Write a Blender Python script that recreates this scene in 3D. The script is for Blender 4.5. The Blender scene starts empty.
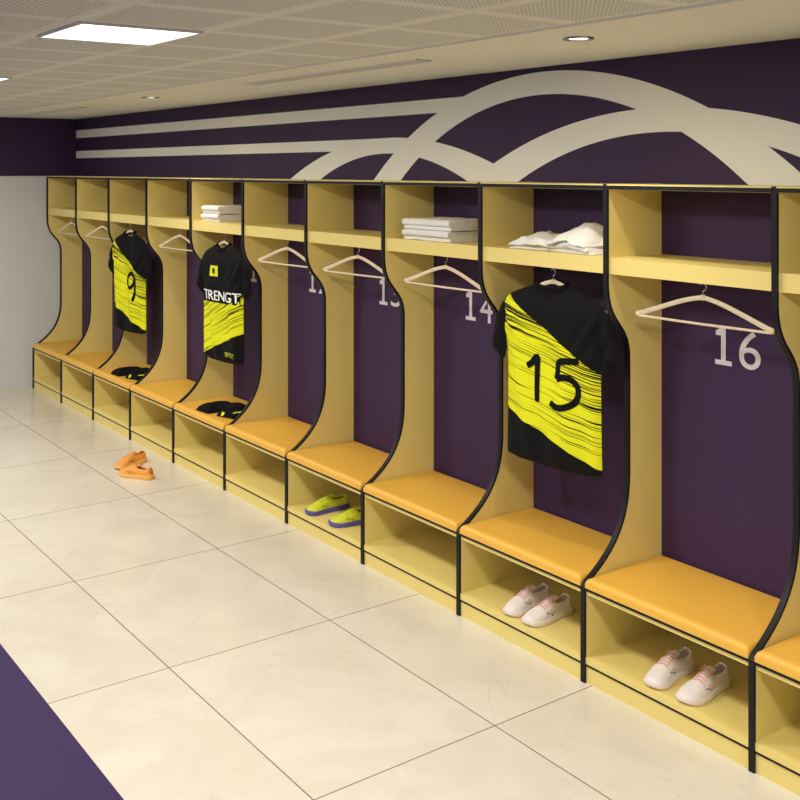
import bpy, bmesh, math, random
import numpy as np
from mathutils import Vector, Matrix, noise
from mathutils.geometry import delaunay_2d_cdt
random.seed(3)
S = bpy.context.scene
COL = S.collection
S.view_settings.view_transform = 'Standard'
S.view_settings.look = 'None'

# ------------------------------------------------------------------ materials
def new_mat(name, col, rough=0.5, metal=0.0, spec=0.5, coat=0.0, bump=None, var=None):
    m = bpy.data.materials.new(name); m.use_nodes = True
    nt = m.node_tree; b = nt.nodes['Principled BSDF']
    b.inputs['Base Color'].default_value = (*col, 1)
    b.inputs['Roughness'].default_value = rough
    b.inputs['Metallic'].default_value = metal
    b.inputs['Specular IOR Level'].default_value = spec
    b.inputs['Coat Weight'].default_value = coat
    tc = nt.nodes.new('ShaderNodeTexCoord')
    if var:
        sc, amt = var
        n = nt.nodes.new('ShaderNodeTexNoise'); n.inputs['Scale'].default_value = sc; n.inputs['Detail'].default_value = 4
        nt.links.new(tc.outputs['Object'], n.inputs['Vector'])
        mx = nt.nodes.new('ShaderNodeMix'); mx.data_type = 'RGBA'
        mx.inputs[6].default_value = (*[c*(1-amt) for c in col], 1)
        mx.inputs[7].default_value = (*[min(1, c*(1+amt)) for c in col], 1)
        nt.links.new(n.outputs['Fac'], mx.inputs[0]); nt.links.new(mx.outputs[2], b.inputs['Base Color'])
    if bump:
        sc, st = bump
        n = nt.nodes.new('ShaderNodeTexNoise'); n.inputs['Scale'].default_value = sc; n.inputs['Detail'].default_value = 3
        nt.links.new(tc.outputs['Object'], n.inputs['Vector'])
        bp = nt.nodes.new('ShaderNodeBump'); bp.inputs['Strength'].default_value = st; bp.inputs['Distance'].default_value = 0.01
        nt.links.new(n.outputs['Fac'], bp.inputs['Height']); nt.links.new(bp.outputs['Normal'], b.inputs['Normal'])
    return m

M_YEL = new_mat('laminate_yellow', (0.80, 0.645, 0.215), 0.42, var=(3, 0.03))
M_BLK = new_mat('black_edging', (0.004, 0.004, 0.006), 0.5, spec=0.3)
M_CUSH = new_mat('cushion_leather', (0.79, 0.435, 0.06), 0.42, bump=(90, 0.12), var=(5, 0.04))
M_PURP = new_mat('wall_purple_paint', (0.042, 0.0185, 0.066), 0.6, spec=0.3, var=(1.5, 0.05))
M_MURAL = new_mat('mural_cream_paint', (0.88, 0.87, 0.80), 0.6, var=(2, 0.03))
M_NUM = new_mat('number_grey', (0.66, 0.62, 0.66), 0.5)
M_WHITE = new_mat('wall_light_grey', (0.66, 0.66, 0.67), 0.5, var=(1, 0.02))
M_SOFF = new_mat('soffit_plaster', (0.86, 0.86, 0.76), 0.8, var=(2, 0.02))
M_DARK = new_mat('slot_dark', (0.16, 0.15, 0.13), 0.7)
M_WOOD = new_mat('hanger_wood', (0.74, 0.61, 0.44), 0.4, var=(25, 0.10))
M_METAL = new_mat('hook_metal', (0.6, 0.6, 0.6), 0.25, metal=1.0)
M_TOWEL = new_mat('towel_cotton', (0.84, 0.82, 0.78), 0.95, bump=(220, 0.5))
M_BLKCLOTH = new_mat('black_cloth', (0.004, 0.004, 0.005), 0.9, spec=0.15, bump=(150, 0.2))
M_YELCLOTH = new_mat('yellow_cloth', (0.66, 0.68, 0.02), 0.8, bump=(150, 0.2))
M_WHCLOTH = new_mat('white_print', (0.85, 0.85, 0.85), 0.8)

def emis(name, col, st):
    m = bpy.data.materials.new(name); m.use_nodes = True
    nt = m.node_tree; nt.nodes.clear()
    e = nt.nodes.new('ShaderNodeEmission'); o = nt.nodes.new('ShaderNodeOutputMaterial')
    e.inputs[0].default_value = (*col, 1); e.inputs[1].default_value = st
    nt.links.new(e.outputs[0], o.inputs[0]); return m
M_EMIT = emis('light_panel_glow', (1.0, 0.98, 0.95), 3.0)

class NT:
    def __init__(s, m): s.nt = m.node_tree
    def math(s, op, a, b=None, c=None, clamp=False):
        n = s.nt.nodes.new('ShaderNodeMath'); n.operation = op; n.use_clamp = clamp
        for i, v in enumerate((a, b, c)):
            if v is None: continue
            if isinstance(v, (int, float)): n.inputs[i].default_value = v
            else: s.nt.links.new(v, n.inputs[i])
        return n.outputs[0]
    def mix(s, f, a, b):
        n = s.nt.nodes.new('ShaderNodeMix'); n.data_type = 'RGBA'
        for i, v in ((0, f), (6, a), (7, b)):
            if isinstance(v, (int, float)): n.inputs[i].default_value = v
            elif isinstance(v, tuple): n.inputs[i].default_value = (*v, 1)
            else: s.nt.links.new(v, n.inputs[i])
        return n.outputs[2]
    def xyz(s, out='Object'):
        tc = s.nt.nodes.new('ShaderNodeTexCoord'); sp = s.nt.nodes.new('ShaderNodeSeparateXYZ')
        s.nt.links.new(tc.outputs[out], sp.inputs[0]); return tc.outputs[out], sp.outputs[0], sp.outputs[1], sp.outputs[2]
    def line(s, v, period, offset, half):
        a = s.math('SUBTRACT', v, offset); a = s.math('DIVIDE', a, period); a = s.math('ADD', a, 0.5)
        a = s.math('FRACT', a); a = s.math('SUBTRACT', a, 0.5); a = s.math('ABSOLUTE', a)
        return s.math('LESS_THAN', a, half/period)

def floor_material():
    m = new_mat('floor_marble_tile', (0.7, 0.62, 0.48), 0.18, spec=0.5)
    t = NT(m); nt = m.node_tree; b = nt.nodes['Principled BSDF']
    vec, x, y, z = t.xyz()
    ix = t.math('FLOOR', t.math('DIVIDE', t.math('SUBTRACT', x, -4.28), 1.19))
    iy = t.math('FLOOR', t.math('DIVIDE', t.math('SUBTRACT', y, 1.896), 0.82))
    cb = nt.nodes.new('ShaderNodeCombineXYZ')
    nt.links.new(x, cb.inputs[0]); nt.links.new(y, cb.inputs[1])
    nt.links.new(t.math('ADD', t.math('MULTIPLY', ix, 3.7), t.math('MULTIPLY', iy, 9.3)), cb.inputs[2])
    tv = cb.outputs[0]
    n = nt.nodes.new('ShaderNodeTexNoise'); n.inputs['Scale'].default_value = 2.6; n.inputs['Detail'].default_value = 9; n.inputs['Distortion'].default_value = 1.2
    nt.links.new(tv, n.inputs['Vector'])
    r = nt.nodes.new('ShaderNodeValToRGB'); r.color_ramp.elements[0].position = 0.35; r.color_ramp.elements[1].position = 0.65
    r.color_ramp.elements[0].color = (0.65, 0.595, 0.495, 1); r.color_ramp.elements[1].color = (0.705, 0.655, 0.56, 1)
    nt.links.new(n.outputs['Fac'], r.inputs[0])
    c = r.outputs[0]
    for sc, wd, amt, th in ((3.4, 0.007, 0.5, 0.50), (6.5, 0.009, 0.35, 0.52)):
        n2 = nt.nodes.new('ShaderNodeTexNoise'); n2.inputs['Scale'].default_value = sc; n2.inputs['Detail'].default_value = 6; n2.inputs['Distortion'].default_value = 0.8
        nt.links.new(tv, n2.inputs['Vector'])
        v = t.math('ABSOLUTE', t.math('SUBTRACT', n2.outputs['Fac'], 0.5))
        n3 = nt.nodes.new('ShaderNodeTexNoise'); n3.inputs['Scale'].default_value = sc*1.1; n3.inputs['Detail'].default_value = 1
        mp = nt.nodes.new('ShaderNodeMapping'); mp.inputs['Location'].default_value = (7, 3, sc)
        nt.links.new(tv, mp.inputs[0]); nt.links.new(mp.outputs[0], n3.inputs['Vector'])
        k = t.math('MULTIPLY', t.math('SUBTRACT', n3.outputs['Fac'], th), 6.0, clamp=True)
        v = t.math('MULTIPLY', t.math('SUBTRACT', 1.0, t.math('DIVIDE', v, wd), clamp=True), t.math('MULTIPLY', k, amt))
        c = t.mix(v, c, (0.50, 0.40, 0.28))
    g = t.math('MAXIMUM', t.line(x, 1.19, -4.28, 0.0030), t.line(y, 0.82, 1.896, 0.0030))
    c = t.mix(g, c, (0.22, 0.19, 0.15))
    p = t.math('LESS_THAN', y, 1.375)
    c = t.mix(p, c, (0.034, 0.015, 0.075))
    nt.links.new(c, b.inputs['Base Color'])
    nt.links.new(t.math('ADD', 0.18, t.math('MULTIPLY', p, 0.5)), b.inputs['Roughness'])
    nt.links.new(t.math('SUBTRACT', 0.5, t.math('MULTIPLY', p, 0.25)), b.inputs['Specular IOR Level'])
    bp = nt.nodes.new('ShaderNodeBump'); bp.inputs['Strength'].default_value = 0.4; bp.inputs['Distance'].default_value = 0.002; bp.invert = True
    nt.links.new(g, bp.inputs['Height']); nt.links.new(bp.outputs[0], b.inputs['Normal'])
    return m

def ceiling_material():
    m = new_mat('ceiling_perforated_tile', (0.6, 0.58, 0.48), 0.85)
    t = NT(m); nt = m.node_tree; b = nt.nodes['Principled BSDF']
    vec, x, y, z = t.xyz()
    seam = t.math('MAXIMUM', t.line(x, 0.49, -3.66, 0.005), t.line(y, 0.49, 1.28, 0.005))
    border = t.math('MAXIMUM', t.line(x, 0.49, -3.66, 0.040), t.line(y, 0.49, 1.28, 0.040))
    P = 0.0196
    def cell(v):
        a = t.math('FRACT', t.math('DIVIDE', v, P)); return t.math('SUBTRACT', a, 0.5)
    cx, cy = cell(x), cell(y)
    d = t.math('ADD', t.math('MULTIPLY', cx, cx), t.math('MULTIPLY', cy, cy))
    dot = t.math('LESS_THAN', d, 0.075)
    dot = t.math('MULTIPLY', dot, t.math('SUBTRACT', 1.0, border))
    c = t.mix(dot, (0.80, 0.81, 0.74), (0.32, 0.33, 0.29))
    c = t.mix(seam, c, (0.95, 0.95, 0.88))
    nt.links.new(c, b.inputs['Base Color'])
    return m

def jersey_material(kind):
    m = new_mat('jersey_print_' + kind, (0, 0, 0), 0.8, spec=0.15)
    t = NT(m); nt = m.node_tree; b = nt.nodes['Principled BSDF']
    vec, x, y, z = t.xyz()
    if kind == 'back':
        sl = -0.24
        up = t.math('SUBTRACT', t.math('ADD', -0.205, t.math('MULTIPLY', x, -0.58)), z)
        lo = t.math('SUBTRACT', z, t.math('ADD', -0.685, t.math('MULTIPLY', x, -0.36)))
    else:
        sl = 0.42
        up = t.math('SUBTRACT', t.math('ADD', -0.375, t.math('MULTIPLY', x, 0.15)), z)
        lo = t.math('SUBTRACT', z, t.math('ADD', -0.70, t.math('MULTIPLY', x, 0.35)))
    zz = t.math('SUBTRACT', z, t.math('MULTIPLY', x, sl))
    def streak(fx, fz, sc):
        cb = nt.nodes.new('ShaderNodeCombineXYZ')
        nt.links.new(t.math('MULTIPLY', x, fx), cb.inputs[0]); nt.links.new(t.math('MULTIPLY', zz, fz), cb.inputs[2])
        n = nt.nodes.new('ShaderNodeTexNoise'); n.inputs['Scale'].default_value = sc; n.inputs['Detail'].default_value = 1
        nt.links.new(cb.outputs[0], n.inputs['Vector']); return n.outputs['Fac']
    f1 = streak(1.2, 120.0, 1.5); f2 = streak(1.5, 45, 1.0)
    f = t.math('ADD', t.math('MULTIPLY', f1, 0.7), t.math('MULTIPLY', f2, 0.3))
    th = t.math('ADD', 0.535, t.math('MULTIPLY', t.math('MINIMUM', t.math('MAXIMUM', up, 0.0), 0.25), 0.26))
    a = t.math('MULTIPLY', t.math('SUBTRACT', th, f), 28.0, clamp=True)
    a = t.math('MULTIPLY', a, t.math('GREATER_THAN', up, 0.0)); a = t.math('MULTIPLY', a, t.math('GREATER_THAN', lo, 0.0))
    a = t.math('MULTIPLY', a, t.math('LESS_THAN', t.math('ABSOLUTE', x), 0.285))
    c = t.mix(a, (0.004, 0.004, 0.005), (0.72, 0.73, 0.015))
    nt.links.new(c, b.inputs['Base Color'])
    return m

# ------------------------------------------------------------------ mesh builder
class MB:
    def __init__(s): s.v = []; s.f = []; s.m = []; s.mats = []
    def mi(s, mat):
        if mat not in s.mats: s.mats.append(mat)
        return s.mats.index(mat)
    def add(s, vs, fs, mat):
        o = len(s.v); s.v += [tuple(v) for v in vs]; k = s.mi(mat)
        for f in fs: s.f.append([i+o for i in f]); s.m.append(k)
    def box(s, x0, x1, y0, y1, z0, z1, mat):
        vs = [(x, y, z) for z in (z0, z1) for y in (y0, y1) for x in (x0, x1)]
        s.add(vs, [(0, 2, 3, 1), (4, 5, 7, 6), (0, 1, 5, 4), (2, 6, 7, 3), (0, 4, 6, 2), (1, 3, 7, 5)], mat)
    def tube(s, pts, r, mat, n=10, flat=1.0, cap=True):
        pts = [Vector(p) for p in pts]; N = len(pts)
        rs = r if isinstance(r, (list, tuple)) else [r]*N
        vs = []; prev = None
        for i, p in enumerate(pts):
            t = (pts[min(i+1, N-1)] - pts[max(i-1, 0)]).normalized()
            if prev is None:
                up = Vector((0, 1, 0)) if abs(t.y) < 0.9 else Vector((1, 0, 0))
                a = (up - t*up.dot(t)).normalized()
            else: a = (prev - t*prev.dot(t)).normalized()
            prev = a; b = t.cross(a)
            for k in range(n):
                q = 2*math.pi*k/n
                vs.append(p + a*(math.cos(q)*rs[i]*flat) + b*(math.sin(q)*rs[i]))
        fs = []
        for i in range(N-1):
            for k in range(n):
                fs.append((i*n+k, i*n+(k+1) % n, (i+1)*n+(k+1) % n, (i+1)*n+k))
        if cap: fs.append(tuple(range(n))[::-1]); fs.append(tuple((N-1)*n+k for k in range(n)))
        s.add(vs, fs, mat)
    def obj(s, name, parent=None, loc=(0, 0, 0), rot=(0, 0, 0), smooth=False, bevel=0, angle=40):
        me = bpy.data.meshes.new(name); me.from_pydata(s.v, [], s.f)
        for m in s.mats: me.materials.append(m)
        me.polygons.foreach_set('material_index', s.m)
        bm = bmesh.new(); bm.from_mesh(me); bmesh.ops.recalc_face_normals(bm, faces=bm.faces); bm.to_mesh(me); bm.free()
        if smooth:
            me.polygons.foreach_set('use_smooth', [True]*len(me.polygons))
            try: me.set_sharp_from_angle(angle=math.radians(angle))
            except Exception: pass
        me.update()
        o = bpy.data.objects.new(name, me); COL.objects.link(o)
        o.location = loc; o.rotation_euler = rot
        if parent: o.parent = parent
        if bevel:
            bv = o.modifiers.new('bevel', 'BEVEL'); bv.width = bevel; bv.segments = 2; bv.limit_method = 'ANGLE'
        return o

def empty(name, loc=(0, 0, 0), rot=(0, 0, 0)):
    e = bpy.data.objects.new(name, None); COL.objects.link(e); e.location = loc; e.rotation_euler = rot
    e.empty_display_size = 0.1; return e

def bez(p0, p1, p2, p3, n):
    out = []
    for i in range(n+1):
        t = i/n; a = (1-t)**3; b = 3*(1-t)**2*t; c = 3*(1-t)*t*t; d = t**3
        out.append(tuple(a*q0+b*q1+c*q2+d*q3 for q0, q1, q2, q3 in zip(p0, p1, p2, p3)))
    return out

def text_mesh(txt, size):
    cu = bpy.data.curves.new('t', 'FONT'); cu.body = txt; cu.size = size; cu.align_x = 'CENTER'; cu.align_y = 'CENTER'
    cu.resolution_u = 6
    o = bpy.data.objects.new('t', cu); COL.objects.link(o)
    dg = bpy.context.evaluated_depsgraph_get(); dg.update()
    me = bpy.data.meshes.new_from_object(o.evaluated_get(dg))
    vs = [(v.co.x, v.co.y) for v in me.vertices]; fs = [tuple(p.vertices) for p in me.polygons]
    bpy.data.objects.remove(o); bpy.data.curves.remove(cu)
    return vs, fs

# ------------------------------------------------------------------ room
YW = 3.733; ZC = 2.67; XL = -10.72; XR = 3.0; YB = -4.5; YF = 3.248
def room_box(name, a, mat):
    b = MB(); b.box(*a, mat); return b.obj(name)
room_box('floor', (XL-.1, XR+.1, YB-.1, YW+.1, -0.1, 0.0), floor_material())
room_box('ceiling', (XL-.1, XR+.1, YB-.1, 2.75, ZC+0.004, ZC+0.15), ceiling_material())
b = MB(); b.box(XL-.1, XR+.1, 2.75, YW+.1, ZC, ZC+0.15, M_SOFF); b.box(XL, XR, 2.735, 2.752, ZC-0.006, ZC+0.01, M_SOFF)
b.obj('trim_soffit')
room_box('wall_back', (XL-.1, XR+.1, YW, YW+.1, 0, ZC), M_PURP)
room_box('wall_front', (XL-.1, XR+.1, YB-.1, YB, 0, ZC), M_WHITE)
room_box('wall_right', (XR, XR+.1, YB, YW, 0, ZC), M_WHITE)
b = MB(); b.box(XL-.1, XL, YB, YW, 2.09, ZC, M_PURP); b.box(XL-.1, XL+0.004, YB, YW, 0, 2.09, M_WHITE)
b.obj('wall_left')

# mural
b = MB()
def strip(x0, x1, fo, fi, yo, n=60):
    vs = []; fs = []
    for i in range(n+1):
        x = x0+(x1-x0)*i/n
        o = max(fo(x), 2.075); q = max(min(fi(x), o), 2.075)
        vs += [(x, YW-yo, o), (x, YW-yo, q)]
    for i in range(n):
        if vs[2*i][2]-vs[2*i+1][2] < 1e-5 and vs[2*i+2][2]-vs[2*i+3][2] < 1e-5: continue
        fs.append((2*i, 2*i+1, 2*i+3, 2*i+2))
    b.add(vs, fs, M_MURAL)
def circ(cx, cz, R):
    return lambda x: cz+math.sqrt(max(R*R-(x-cx)**2, 0)) if abs(x-cx) < R else 0
big = circ(-3.87, .345, 2.3); small = circ(-5.2, 2.345-2.85, 2.85)
strip(-5.45, -2.30, big, circ(-3.88, .654, 1.876), 0.0030, 90)
strip(-4.36, -1.75, circ(-3.15, 2.43-2.6, 2.6), circ(-3.12, .28, 2.04), 0.0022, 90)
strip(-6.42, -4.10, small, circ(-5.23, 2.25-1.87, 1.87), 0.0026, 90)
strip(XL, -4.51, lambda x: 2.555, lambda x: max(2.475, min(2.555, big(x)-.003)), 0.0018, 200)
strip(XL, -5.20, lambda x: 2.343, lambda x: 2.270, 0.0014, 4)
mural = b.obj('wall_mural')

# ceiling lights
for ix, X in enumerate((-8.80, -6.35, -3.905, -1.46, 1.0)):
    for Y in (1.525, -0.925, -3.375):
        e = empty('ceiling_panel_light', (X, Y, ZC))
        b = MB(); b.box(-.235, .235, -.225, .225, -0.003, 0.003, M_EMIT); b.obj('diffuser', e)
        b = MB()
        for s in (-1, 1):
            b.box(s*.24-.006, s*.24+.006, -.235, .235, -.006, .006, M_WHITE)
            b.box(-.24, .24, s*.23-.006, s*.23+.006, -.006, .006, M_WHITE)
        b.obj('panel_frame', e)
        l = bpy.data.lights.new('panel_lamp', 'AREA'); l.shape = 'RECTANGLE'; l.size = .46; l.size_y = .44
        l.energy = 41 if Y > 0 else 19; l.color = (1.0, 0.965, 0.89)
        lo = bpy.data.objects.new('panel_lamp', l); COL.objects.link(lo); lo.parent = e; lo.location = (0, 0, -0.008)
for X in (-7.16, -2.95, -0.7):
    e = empty('recessed_downlight', (X, 3.03, ZC))
    b = MB(); n = 28; vs = []; fs = []
    rp = [(0.062, -0.001), (0.060, -0.007), (0.045, -0.006), (0.040, -0.001)]
    for (r, z) in rp:
        for k in range(n): a = 2*math.pi*k/n; vs.append((r*math.cos(a), r*math.sin(a), z))
    for j in range(3):
        for k in range(n): fs.append((j*n+k, j*n+(k+1) % n, (j+1)*n+(k+1) % n, (j+1)*n+k))
    b.add(vs, fs, M_METAL)
    b.add([(0.042*math.cos(2*math.pi*k/n), 0.042*math.sin(2*math.pi*k/n), -0.002) for k in range(n)], [tuple(range(n))], M_EMIT)
    b.obj('downlight_ring', e, smooth=True)
    l = bpy.data.lights.new('downlight_lamp', 'SPOT'); l.energy = 34; l.spot_size = math.radians(115); l.spot_blend = 0.9
    l.shadow_soft_size = 0.04; l.color = (1, 0.93, 0.80)
    lo = bpy.data.objects.new('downlight_lamp', l); COL.objects.link(lo); lo.parent = e; lo.location = (0, 0, -0.02)
for X in (-9.4, -4.83):
    b = MB(); L = .87
    b.box(X-L, X+L, 2.99, 2.995, ZC-.008, ZC+.002, M_SOFF); b.box(X-L, X+L, 3.085, 3.09, ZC-.008, ZC+.002, M_SOFF)
    for i in range(4):
        y = 3.0+i*.022; b.box(X-L, X+L, y, y+.014, ZC-.003, ZC+.002, M_DARK)
        b.box(X-L, X+L, y+.014, y+.022, ZC-.005, ZC+.002, M_SOFF)
    b.obj('air_slot_diffuser')

# ------------------------------------------------------------------ lockers
W = 0.825; T = 0.022; ZT = 2.09; YT = 3.385
prof = [(YF, 0.0), (YF, 0.20), (YF, 0.40)]
prof += bez((YF+.012, .415), (3.40, .50), (3.520, .60), (3.520, .84), 16)
prof += bez((3.520, 1.33), (3.520, 1.50), (YT, 1.47), (YT, 1.67), 16)
prof += [(YT, ZT)]
def divider(b, X, top=True):
    x0, x1 = X-T/2, X+T/2
    poly = prof + [(YW, ZT), (YW, 0)]
    n = len(poly); vs = [(x0, y, z) for y, z in poly]+[(x1, y, z) for y, z in poly]
    fs = []
    N = len(prof)
    back0 = len(vs); vs += [(x0, YW, z) for y, z in prof]; back1 = len(vs); vs += [(x1, YW, z) for y, z in prof]
    for i in range(N-1):
        fs.append((i, i+1, back0+i+1, back0+i)); fs.append((n+i, n+i+1, back1+i+1, back1+i))
        fs.append((i, n+i, n+i+1, i+1))
    fs.append((N-1, n+N-1, back1+N-1, back0+N-1))
    b.add(vs, fs, M_YEL)
    vs = []; fs = []
    for i, (y, z) in enumerate(prof):
        p0 = prof[max(i-1, 0)]; p1 = prof[min(i+1, N-1)]
        ty, tz = p1[0]-p0[0], p1[1]-p0[1]; l = math.hypot(ty, tz); ny, nz = -tz/l, ty/l
        e = 0.001
        for (xx, d) in ((x0-e, -.007), (x0-e, .004), (x1+e, .004), (x1+e, -.007)):
            vs.append((xx, y+ny*d, z+nz*d))
    for i in range(N-1):
        for k in range(3): fs.append((i*4+k, i*4+k+1, i*4+k+5, i*4+k+4))
    fs.append((0, 1, 2, 3)); fs.append(tuple((N-1)*4+k for k in range(4)))
    b.add(vs, fs, M_BLK)

def cushion(parent, x0, x1):
    nx, ny = 18, 14; z0, z1 = 0.400, 0.442; y0, y1 = YF-.004, YW-.004
    b = MB(); vs = []; fs = []
    hx = (x1-x0)/2; hy = (y1-y0)/2; cx = (x0+x1)/2; cy = (y0+y1)/2; r = 0.022
    us = [-1, -.985, -.96, -.92] + list(np.linspace(-.85, .85, nx)) + [.92, .96, .985, 1]
    vv = [-1, -.985, -.96, -.92] + list(np.linspace(-.85, .85, ny)) + [.92, .96, .985, 1]
    for v in vv:
        for u in us:
            dx = hx*(1-abs(u)); dy = hy*(1-abs(v)); d = min(dx, dy)
            q = min(d/r, 1); edge = math.sqrt(max(0, 1-(1-q)**2))
            crown = 0.006*(1-u*u)*(1-v*v)
            vs.append((cx+u*hx, cy+v*hy, z0+0.018+(z1-z0-0.018)*edge+crown))
    nu, nv = len(us), len(vv)
    for j in range(nv-1):
        for i in range(nu-1): fs.append((j*nu+i, j*nu+i+1, (j+1)*nu+i+1, (j+1)*nu+i))
    ring = [i for i in range(nu)]+[j*nu+nu-1 for j in range(1, nv)]+[(nv-1)*nu+i for i in range(nu-2, -1, -1)]+[j*nu for j in range(nv-2, 0, -1)]
    o = len(vs)
    for k in ring: x, y, z = vs[k]; vs.append((x, y, z0))
    R = len(ring)
    for k in range(R): fs.append((ring[k], ring[(k+1) % R], o+(k+1) % R, o+k))
    fs.append(tuple(range(o, o+R)))
    b.add(vs, fs, M_CUSH)
    b.obj('seat_cushion', parent, smooth=True, angle=50)

def number_mesh(b, txt, xc, zc, h=.158):
    dw = h*.66; gap = h*.16; th = h*.15
    tot = len(txt)*dw+(len(txt)-1)*gap; x = xc-tot/2
    for ch in txt:
        if ch == '1':
            cx = x+dw/2; y = YW-.003
            def q(pts): b.add([(px, y, pz) for px, pz in pts], [(0, 1, 2, 3)], M_NUM)
            z0 = zc-h/2; z1 = zc+h/2
            q([(cx-th/2, z0), (cx+th/2, z0), (cx+th/2, z1), (cx-th/2, z1)])
            q([(cx-th/2-h*.19, z0), (cx-th/2, z0), (cx-th/2, z0+th*.85), (cx-th/2-h*.19, z0+th*.85)])
            q([(cx+th/2, z0), (cx+th/2+h*.19, z0), (cx+th/2+h*.19, z0+th*.85), (cx+th/2, z0+th*.85)])
            q([(cx-th/2-h*.17, z1-h*.22), (cx-th/2, z1-h*.22), (cx-th/2, z1), (cx-th/2-h*.17, z1-h*.10)])
        else:
            vs, fs = text_mesh(ch, 1.0)
            xs = [v[0] for v in vs]; ys = [v[1] for v in vs]
            a0, a1, c0, c1 = min(xs), max(xs), min(ys), max(ys)
            b.add([(x+(vx-a0)/(a1-a0)*dw, YW-.003, zc-h/2+(vy-c0)/(c1-c0)*h) for vx, vy in vs], fs, M_NUM)
        x += dw+gap

XD = [-2.314 - W*k for k in range(9, -4, -1)]; XD = [-2.314 - W*10] + XD
XD = [x+.004 for x in XD]
bays = []
for i in range(len(XD)-1):
    num = 7+i; xa, xb = XD[i], XD[i+1]
    e = empty('open_locker', (0, 0, 0)); bays.append((num, (xa+xb)/2))
    b = MB(); divider(b, xa)
    if i == len(XD)-2: divider(b, xb)
    l, r = xa+T/2, xb-T/2
    b.box(l, r, YF+.006, YF+.024, 0, .072, M_YEL)
    b.box(l, r, YF+.001, YF+.010, .072, .080, M_BLK)
    b.box(l, r, YF+.002, YW, .080, .108, M_YEL)
    b.box(l, r, YF+.006, YW, .370, .392, M_YEL)
    b.box(l, r, YF-.002, YF+.02, .388, .401, M_BLK)
    b.box(l, r, YT+.002, YW, ZT-.024, ZT-.002, M_YEL)
    b.box(l-.0, r+.0, YT-.006, YT+.004, ZT-.022, ZT-.006, M_BLK)
    b.box(l, r, YT-.007, YT+.01, ZT-.006, ZT, M_YEL)
    b.box(l, r, YT+.012, YW, 1.705, 1.775, M_YEL)
    b.tube([((l+r)/2, 3.45, 1.7045+.01), ((l+r)/2, 3.45, 1.700)], 0.008, M_METAL)
    b.obj('frame', e)
    cushion(e, l+.003, r-.003)
    b = MB(); number_mesh(b, str(num), (l+r)/2-.005, 1.408); b.obj('locker_number', e)
BX = dict(bays)

# ------------------------------------------------------------------ hangers
def hanger(X, Y, rz=0.0, parent=None):
    b = MB()
    zn = -0.060
    for s in (-1, 1):
        pts = bez((0, 0, zn), (s*.10, 0, zn-.012), (s*.20, -.004, zn-.06), (s*.325, -.012, zn-.098), 14)
        rs = [0.0095+0.0015*(i/14) for i in range(15)]
        b.tube(pts, rs, M_WOOD, n=10, flat=0.55)
    b.tube([(-.312, -.010, zn-.104), (0, -.008, zn-.106), (.312, -.010, zn-.104)], 0.0055, M_WOOD, n=8)
    b.tube([(0, 0, zn-.010), (0, 0, zn+.010)], 0.011, M_WOOD)
    hk = [(0, 0, zn+.01), (0, 0, zn+.026)]
    for k in range(0, 13):
        a = math.radians(-80+k*20); hk.append((0.0+.016*math.cos(a), 0, -.017+.016*math.sin(a)))
    b.tube(hk, 0.0026, M_METAL, n=8)
    return b.obj('clothes_hanger' if not parent else 'wooden_hanger', parent=parent, loc=(X, Y, 1.699), rot=(0, 0, rz), smooth=True)
for n in (7, 8, 10, 12, 13, 14, 16, 17, 18):
    if n in BX: hanger(BX[n]+.016, 3.485, math.radians(random.uniform(2, 5)))

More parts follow.
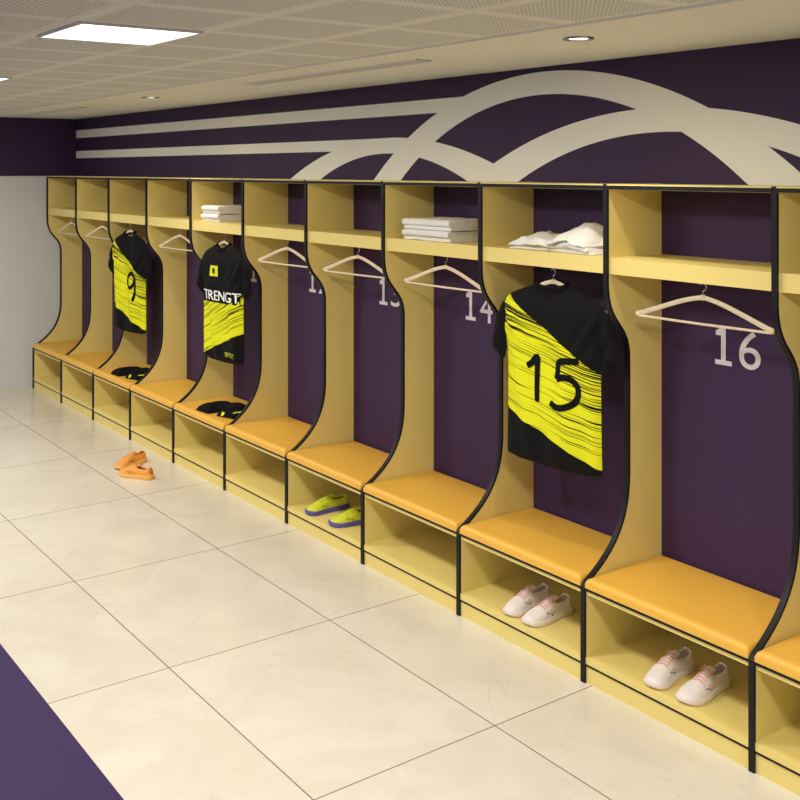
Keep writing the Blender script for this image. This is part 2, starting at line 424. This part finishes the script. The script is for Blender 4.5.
# ------------------------------------------------------------------ inflated cloth
def resample(pts, step):
    out = []; N = len(pts)
    for i in range(N):
        a, c = Vector(pts[i]), Vector(pts[(i+1) % N]); n = max(1, int((c-a).length/step))
        for j in range(n): out.append(a+(c-a)*j/n)
    return out
class Cloth:
    def __init__(s, outline, thick, soft, fold):
        s.o = [Vector(p) for p in outline]; s.T = thick; s.soft = soft; s.fold = fold
        s.A = np.array([(p.x, p.y) for p in s.o]); s.B = np.roll(s.A, -1, axis=0)
    def dist(s, x, y):
        p = np.array((x, y)); d = s.B-s.A; t = ((p-s.A)*d).sum(1)/np.maximum((d*d).sum(1), 1e-12)
        t = np.clip(t, 0, 1)[:, None]; q = s.A+d*t-p; return math.sqrt((q*q).sum(1).min())
    def front(s, x, y):
        d = s.dist(x, y); k = 1-math.exp(-d/s.soft)
        return -(s.T*k + s.fold(x, y)*k)
    def build(s, b, mat, step=0.014, flatback=False):
        pts = list(s.o); n = len(pts)
        x0, y0 = s.A.min(0); x1, y1 = s.A.max(0)
        y = y0; row = 0
        while y < y1:
            x = x0+(step/2 if row % 2 else 0)
            while x < x1:
                pts.append(Vector((x, y))); x += step
            y += step*.87; row += 1
        pts = [p for i, p in enumerate(pts) if i < n or s.dist(p.x, p.y) > step*.55]
        r = delaunay_2d_cdt([p.copy() for p in pts], [(i, (i+1) % n) for i in range(n)], [list(range(n))], 1, 1e-6)
        V = r[0]; F = r[2]
        used = sorted({i for f in F for i in f}); mp = {}
        vs = []; nb = {}
        for i in used:
            p = V[i]
            fy = s.front(p.x, p.y); mp[i] = len(vs); vs.append((p.x, fy, p.y))
        for i in used:
            p = V[i]; d = s.dist(p.x, p.y)
            if d < 1e-5: nb[i] = mp[i]
            else:
                k = 1-math.exp(-d/s.soft); nb[i] = len(vs)
                vs.append((p.x, 0 if flatback else s.T*.8*k + 0.4*s.fold(p.x+.3, p.y)*k, p.y))
        fs = [tuple(mp[i] for i in f) for f in F]+[tuple(nb[i] for i in f[::-1]) for f in F]
        b.add(vs, fs, mat)
    def decal(s, b, vs2, fs2, cx, cz, mat, off=.0025, sub=True):
        bm = bmesh.new(); V = [bm.verts.new((x+cx, 0, y+cz)) for x, y in vs2]
        for f in fs2:
            try: bm.faces.new([V[i] for i in f])
            except Exception: pass
        bmesh.ops.triangulate(bm, faces=bm.faces[:])
        for _ in range(3):
            ed = [e for e in bm.edges if e.calc_length() > .02]
            if ed: bmesh.ops.subdivide_edges(bm, edges=ed, cuts=1)
            bmesh.ops.triangulate(bm, faces=bm.faces[:])
        bm.verts.ensure_lookup_table(); bm.verts.index_update()
        out = [(v.co.x, s.front(v.co.x, v.co.z)-off, v.co.z) for v in bm.verts]
        b.add(out, [tuple(v.index for v in f.verts) for f in bm.faces], mat); bm.free()

def smoothline(pts, n=5):
    P = [Vector(p) for p in pts]; P = [2*P[0]-P[1]]+P+[2*P[-1]-P[-2]]; out = []
    for i in range(1, len(P)-2):
        p0, p1, p2, p3 = P[i-1:i+3]
        for j in range(n):
            t = j/n; out.append(0.5*((2*p1)+(-p0+p2)*t+(2*p0-5*p1+4*p2-p3)*t*t+(-p0+3*p1-3*p2+p3)*t**3))
    out.append(P[-2]); return out
def ribbon(strokes, w):
    vs = []; fs = []
    for pts in strokes:
        P = smoothline(pts); N = len(P); o = len(vs)
        for i, p in enumerate(P):
            t = (P[min(i+1, N-1)]-P[max(i-1, 0)]).normalized(); nn = Vector((-t.y, t.x))
            k = w/2
            if i in (0, N-1): k *= .75
            vs += [tuple(p+nn*k), tuple(p-nn*k)]
        for i in range(N-1): fs.append((o+2*i, o+2*i+1, o+2*i+3, o+2*i+2))
    return vs, fs

half = [(.080, .012), (.17, -.018), (.260, -.052), (.320, -.105), (.356, -.18), (.380, -.28), (.384, -.320),
        (.345, -.350), (.300, -.368), (.286, -.32), (.280, -.26), (.276, -.42), (.278, -.60), (.282, -.78), (.280, -.812),
        (.2, -.826), (.1, -.830)]
def jersey_outline():
    right = half; left = [(-x, z) for x, z in half][::-1]
    pts = right+[(0, -.832)]+left
    neck = [(-.05, -.018), (0, -.028), (.05, -.018)]
    pts = pts+neck
    return resample(pts[::-1], .013)
M_JB = jersey_material('back'); M_JF = jersey_material('front')
def jersey(X, Y, rz, kind, seed, sx=1.0):
    def fold(x, z):
        low = min(1, max(0, (-z-.12)/.5))
        f = .009*low*math.sin(x*26+seed+1.4*math.sin(z*3+seed))
        f += .005*low*math.sin(x*47+z*9+seed*2)
        f += .009*noise.noise(Vector((x*7, z*5, seed)))
        for sgn in (-1, 1):
            dx, dz = x-sgn*.27, z+.22
            f += .008*math.exp(-((abs(dx)+abs(dz))/.16)**2)*math.sin((dx*sgn*1.0-dz*.7)*70)
        for sgn in (-1, 1):
            dd = abs(x-sgn*.282)
            if -.34 < z < -.10: f -= .022*math.exp(-(dd/.02)**2)
        return f
    C = Cloth(jersey_outline(), .042, .035, fold)
    e = empty('football_jersey', (X, Y, 1.618), (0, 0, rz)); e.scale = (sx, 1, 1)
    b = MB(); C.build(b, M_JB if kind != 'front' else M_JF, step=.013)
    b.obj('jersey_cloth', e, smooth=True, angle=80)
    b = MB()
    ring = []
    for k in range(25):
        a = 2*math.pi*k/24; z = .008-.038*max(0, -math.sin(a))
        ring.append((.082*math.cos(a), .035*math.sin(a)+.0, z if kind == 'front' else .010-.016*max(0, -math.sin(a))))
    b.tube(ring, .009, M_BLKCLOTH, n=8, cap=False); b.obj('collar', e, smooth=True)
    b = MB()
    if kind == '15':
        st1 = [(-.150, .050), (-.120, .070), (-.092, .100), (-.090, .05), (-.092, 0), (-.094, -.05), (-.096, -.110)]
        st2 = [(.150, .108), (.10, .103), (.042, .092), (.034, .05), (.024, .012)]
        st3 = [(.024, .012), (.06, .026), (.105, .022), (.138, -.002), (.144, -.042), (.122, -.082), (.07, -.108), (.018, -.112), (-.015, -.098)]
        v, f = ribbon([st1, st2, st3], .030); C.decal(b, v, f, .035, -.425, M_BLKCLOTH)
    elif kind == '9':
        st = [(.06, .065), (.02, .088), (-.025, .072), (-.052, .03), (-.035, -.008), (0, -.014), (.04, .012), (.062, .055), (.060, .0), (.052, -.05), (.03, -.105)]
        v, f = ribbon([[(1.2*x, 1.2*z) for x, z in st]], .031); C.decal(b, v, f, .095, -.43, M_BLKCLOTH)
    else:
        r = lambda x0, x1, z0, z1: ([(x0, z0), (x1, z0), (x1, z1), (x0, z1)], [(0, 1, 2, 3)])
        v, f = r(-.235, .262, -.045, .045); C.decal(b, v, f, 0.0, -.362, M_BLKCLOTH, .002)
        v, f = text_mesh('TRENGT', .112)
        v2 = [(x*1.12, y*.9) for x, y in v]
        C.decal(b, v2, f, .02, -.362, M_WHCLOTH, .004)
        v2 = [(x*1.12+.006, y*.9) for x, y in v]; C.decal(b, v2, f, .02, -.362, M_WHCLOTH, .0048)
        v, f = r(-.060, .050, -.038, .038); C.decal(b, v, f, -.06, -.185, M_YELCLOTH, .002)
        v, f = r(-.022, .012, -.018, .018); C.decal(b, v, f, -.06, -.185, M_BLKCLOTH, .004)
        v, f = text_mesh('SPORT', .05); C.decal(b, v, f, .15, -.765, M_YELCLOTH, .003)
    b.obj('print', e)
    h = hanger(0, .004, 0, parent=e); h.location.z = 1.699-1.618; h.scale = (.76, 1, 1)
    return e
for n, kind, sd, dx, sx in ((15, '15', .5, .046, 1.0), (11, 'front', 2.2, .045, .92), (9, '9', 4.1, -.035, 1.0)):
    jersey(BX[n]+dx, 3.430, math.radians(5), kind, sd, sx)

def shorts(X, Y, rz):
    o = [(-.17, .13), (.17, .13), (.185, .02), (.215, -.13), (.05, -.15), (0, -.03), (-.05, -.15), (-.215, -.13), (-.185, .02)]
    C = Cloth(resample(o, .013), .046, .02, lambda x, z: .008*math.sin(x*30+z*12)+.006*noise.noise(Vector((x*12, z*12, 1))))
    b = MB(); C.build(b, M_BLKCLOTH, step=.014, flatback=True)
    q = [(0, 1, 2, 3)]
    C.decal(b, [(.19, -.11), (.178, -.112), (.158, .10), (.168, .10)], q, 0, 0, M_YELCLOTH, .003)
    C.decal(b, [(.12, -.145), (.09, -.145), (.09, -.13), (.12, -.13)], q, 0, 0, M_YELCLOTH, .003)
    return b.obj('folded_shorts', loc=(X, Y, .449), rot=(math.radians(-90), 0, rz), smooth=True, angle=80)
shorts(BX[11]+.10, 3.44, math.radians(12)); shorts(BX[9]+.10, 3.44, math.radians(10))

# ------------------------------------------------------------------ towels
def towel_mesh(w, d, layers, t, k=0, warp=0.0, seed=0.0):
    b = MB(); path = []
    y0, y1 = -d/2, d/2
    for L in range(layers):
        zc = t/2+L*t*1.06
        seg = [(y0+(y1-y0)*i/12, zc) for i in range(13)]
        if L % 2: seg = seg[::-1]
        path += seg
        if L < layers-1:
            s = 1 if L % 2 == 0 else -1; ye = y1 if s > 0 else y0
            for a in (-60, -20, 20, 60):
                path.append((ye+s*.55*t*math.cos(math.radians(a)), zc+t*.53+t*.53*math.sin(math.radians(a))))
    H = layers*t*1.06
    xs = np.linspace(-w/2, w/2, 14 if not warp else 34); N = len(path); vs = []; fs = []
    for x in xs:
        for side in (1, -1):
            for i, (y, zc) in enumerate(path):
                p0 = path[max(i-1, 0)]; p1 = path[min(i+1, N-1)]
                ty, tz = p1[0]-p0[0], p1[1]-p0[1]; l = math.hypot(ty, tz) or 1
                wob = .0018*noise.noise(Vector((x*14+k*7, y*9, zc*40)))+.004*(abs(x)/(w/2))**6*-(zc/(layers*t))
                X_ = x+.004*noise.noise(Vector((y*10, zc*90, k))); Y_ = y-side*tz/l*t*.49; Z_ = zc+side*ty/l*t*.49+wob
                if warp:
                    u = X_/(w/2); v = Y_/(d/2); hh = Z_/H
                    m = (1-.50*abs(u)**2.2)*(1-.25*abs(v)**2.5)
                    m *= 1+.35*noise.noise(Vector((X_*7+seed, Y_*7, seed)))
                    Z_ = Z_*(1-warp+warp*m*1.15)
                    X_ += .04*hh*noise.noise(Vector((X_*8, Y_*8+zc*30, seed+3))) - .03*warp*hh*u + .025*noise.noise(Vector((zc*60, Y_*6, seed)))
                    Y_ += .035*noise.noise(Vector((X_*8, zc*45, seed+9)))*(.3+hh)
                    Z_ += .006*hh*(1-abs(noise.noise(Vector((X_*18+Y_*12, Y_*10, seed))))*3)
                    Z_ = max(Z_, .0005)
                vs.append((X_, Y_, Z_))
    M2 = 2*N
    for j in range(len(xs)-1):
        o = j*M2
        for i in range(N-1):
            fs.append((o+i, o+i+1, o+M2+i+1, o+M2+i)); fs.append((o+N+i, o+N+i+1, o+M2+N+i+1, o+M2+N+i))
        for i in (0, N-1): fs.append((o+i, o+N+i, o+M2+N+i, o+M2+i))
    for o in (0, (len(xs)-1)*M2):
        for i in range(N-1): fs.append((o+i, o+i+1, o+N+i+1, o+N+i))
    b.add(vs, fs, M_TOWEL); return b
def towel_stack(X, Y, Z, w, n, d=.24, layers=3, t=.0135):
    e = empty('folded_towel_stack', (X, Y, Z))
    for k in range(n):
        towel_mesh(w, d, layers, t, k).obj('towel', e, loc=(random.uniform(-.008, .008), random.uniform(-.006, .006), k*(layers*t*1.06+.001)+.001), rot=(0, 0, math.radians(random.uniform(-2, 2))), smooth=True, angle=60)
    return e
ZS = 1.776
towel_stack(BX[14]-.065, 3.54, ZS, .40, 2, layers=3, t=.018)
towel_stack(BX[11]-.14, 3.54, ZS, .26, 2, layers=3, t=.018)
towel_mesh(.26, .19, 3, .022, 0, .8, 1.7).obj('loosely_folded_towel', loc=(BX[15]-.12, 3.53, ZS), rot=(0, 0, .15), smooth=True, angle=70)
towel_mesh(.28, .20, 5, .019, 0, .8, 6.3).obj('loosely_folded_towel', loc=(BX[15]+.165, 3.53, ZS), rot=(0, 0, -.12), smooth=True, angle=70)

# ------------------------------------------------------------------ shoes
def shoe(parent, loc, rz, mats, mirror=1, rot=None):
    up, sole, acc, lace = mats
    L = .280; b = MB()
    ks = [0, .03, .08, .2, .4, .55, .72, .85, .94, .985, 1.0]
    kw = [.014, .026, .033, .036, .035, .041, .048, .046, .034, .019, .007]
    kh = [.046, .074, .086, .075, .082, .080, .062, .050, .040, .030, .024]
    kc = [0, 0, 0, 0, -.002, -.003, 0, .004, .006, .007, .007]
    def sm(s, arr):
        return float(np.interp(s, ks, arr))
    ss = sorted(set([round(v, 4) for v in list(np.linspace(0, 1, 41))+[.015, .985, .993]]))
    nt_ = 22; vs = []
    def val(s, arr): return (sm(max(0, s-.02), arr)+2*sm(s, arr)+sm(min(1, s+.02), arr))/4 if .03 < s < .96 else sm(s, arr)
    for s in ss:
        w, h, c = val(s, kw), val(s, kh), val(s, kc)*mirror
        for k in range(nt_+1):
            th = math.pi*k/nt_; cx = math.cos(th); sn = math.sin(th)
            x = w*math.copysign(abs(cx)**.75, cx)*(1-.22*sn*sn*(1 if .15 < s < .7 else .4)); z = .018+(h-.018)*sn**.8
            vs.append((x+c, L*(.5-s), z))
    fmain = []; facc = []
    for i in range(len(ss)-1):
        s = (ss[i]+ss[i+1])/2
        for k in range(nt_):
            th = (k+.5)/nt_
            if .075 < s < .40 and abs(th-.5) < .22: continue
            f = (i*(nt_+1)+k, i*(nt_+1)+k+1, (i+1)*(nt_+1)+k+1, (i+1)*(nt_+1)+k)
            side = abs(th-.5)
            isacc = (.30 < side < .47 and abs((s-.50)-(.40-side)*1.1) < .025) or (s < .05 and side < .34) or (.30 < side < .47 and abs((s-.60)-(.40-side)*1.1) < .02)
            (facc if isacc else fmain).append(f)
    b.add(vs, fmain, up); b.add(vs, facc, acc)
    o = b.obj('shoe_upper', parent, loc=loc, rot=rot or (0, 0, rz), smooth=True, angle=70)
    bm = bmesh.new(); bm.from_mesh(o.data); bmesh.ops.remove_doubles(bm, verts=bm.verts, dist=1e-6); bm.to_mesh(o.data); bm.free()
    so = o.modifiers.new('s', 'SOLIDIFY'); so.thickness = .005; so.offset = -1
    b = MB()
    S2 = [0, .01, .03, .07]+list(np.linspace(.12, .9, 20))+[.94, .97, .99, 1.0]
    def sw(s): return sm(s, kw)+.006
    R = [(sw(s)+sm(s, kc)*mirror, L*(.5-s)*1.03) for s in S2]+[(-sw(s)+sm(s, kc)*mirror, L*(.5-s)*1.03) for s in S2[::-1]]
    n = len(R); vs = []
    S3 = S2+S2[::-1]
    for (sc, zf) in ((.94, 0), (1, .006), (1.0, .020), (.93, .027)):
        for (x, y), s in zip(R, S3):
            lift = .010*max(0, (s-.8)/.2)**2
            thick = 1.15-.35*s
            vs.append((x*sc, y*(.985 if sc < 1 else 1), zf*thick+lift))
    fs = [tuple(range(n))[::-1], tuple(3*n+k for k in range(n))]
    for j in range(3):
        for k in range(n): fs.append((j*n+k, j*n+(k+1) % n, (j+1)*n+(k+1) % n, (j+1)*n+k))
    b.add(vs, fs, sole); b.obj('shoe_sole', parent, loc=loc, rot=rot or (0, 0, rz), smooth=True, angle=50)
    b = MB(); vs = []; fs = []
    for i in range(7):
        s = .34+.04*i; c = sm(s, kc)*mirror; z = sm(s, kh)+.012*(1-i/6)
        hw = .019-.0012*i
        for q in np.linspace(-1, 1, 7):
            for dz in (0.001, -.005):
                vs.append((c+hw*q, L*(.5-s), z-.007*q*q+dz))
    for i in range(6):
        for j in range(6):
            a = i*14+j*2
            fs.append((a, a+2, a+16, a+14)); fs.append((a+1, a+3, a+17, a+15))
    for j in range(6): fs.append((j*2, j*2+2, j*2+3, j*2+1))
    b.add(vs, fs, up)
    for i in range(5):
        s = .44+.055*i; h = sm(s, kh)+.0035; w = sm(s, kw)*.55
        for q in (1, -1):
            b.tube([(-w*q+sm(s, kc)*mirror, L*(.5-s), h-.010), (-w*.4*q, L*(.5-s-.008), h), (w*.4*q, L*(.5-s-.02), h-.0005), (w*q+sm(s, kc)*mirror, L*(.5-s-.03), h-.013)], .0024, lace, n=6)
    for q in (1, -1):
        b.tube([(0, L*.06, sm(.43, kh)+.010), (q*.014, L*.075, sm(.43, kh)+.016), (q*.026, L*.05, sm(.43, kh)), (q*.012, L*.035, sm(.43, kh)+.006), (0, L*.05, sm(.43, kh)+.010)], .0022, lace, n=6)
    b.obj('shoe_laces', parent, loc=loc, rot=rot or (0, 0, rz), smooth=True)

mk = new_mat
WH = mk('shoe_white_mesh', (.82, .76, .73), .7, bump=(250, .4)); WS = mk('shoe_white_sole', (.80, .72, .69), .5); PK = mk('shoe_pink', (.76, .42, .38), .6)
YS = mk('shoe_neon_yellow', (.64, .68, .03), .6, bump=(250, .3)); PS = mk('shoe_blue_violet_sole', (.10, .08, .38), .5); PA = mk('shoe_lime', (.50, .56, .02), .6)
OS = mk('shoe_orange', (.82, .33, .05), .55, bump=(250, .3)); OW = mk('shoe_orange_sole', (.84, .46, .12), .5); OA = mk('shoe_dark_orange', (.62, .17, .03), .6)
def pair(name, p1, p2, mats, z, r1=0, r2=0):
    e = empty(name, ((p1[0]+p2[0])/2, (p1[1]+p2[1])/2, z))
    for p, r, mir in ((p1, r1, 1), (p2, r2, -1)):
        shoe(e, (p[0]-e.location.x, p[1]-e.location.y, .0005), math.radians(r), mats, mir)
pair('sneaker_pair', (-2.800, 3.395), (-2.632, 3.400), (WH, WS, PK, PK), .108, 5, 4)
pair('sneaker_pair', (-3.635, 3.395), (-3.495, 3.395), (WH, WS, PK, PK), .108, 4, 3)
pair('sneaker_pair', (-5.38, 3.395), (-5.10, 3.395), (YS, PS, PA, PA), .108, -4, -12)
pair('sneaker_pair', (-7.38, 2.97), (-7.08, 2.89), (OS, OW, OA, OW), .0, 22, -62)

# ------------------------------------------------------------------ camera & world
cam = bpy.data.cameras.new('camera'); co = bpy.data.objects.new('camera', cam); COL.objects.link(co)
co.location = (0, 0, 2.15); co.rotation_euler = (math.radians(90), 0, math.radians(53.8))
cam.sensor_width = 36; cam.lens = 1059/800*36; cam.shift_y = -0.2875; cam.clip_start = .05
S.camera = co
w = bpy.data.worlds.new('world'); S.world = w; w.use_nodes = True
w.node_tree.nodes['Background'].inputs[0].default_value = (1, .93, .82, 1); w.node_tree.nodes['Background'].inputs[1].default_value = .1
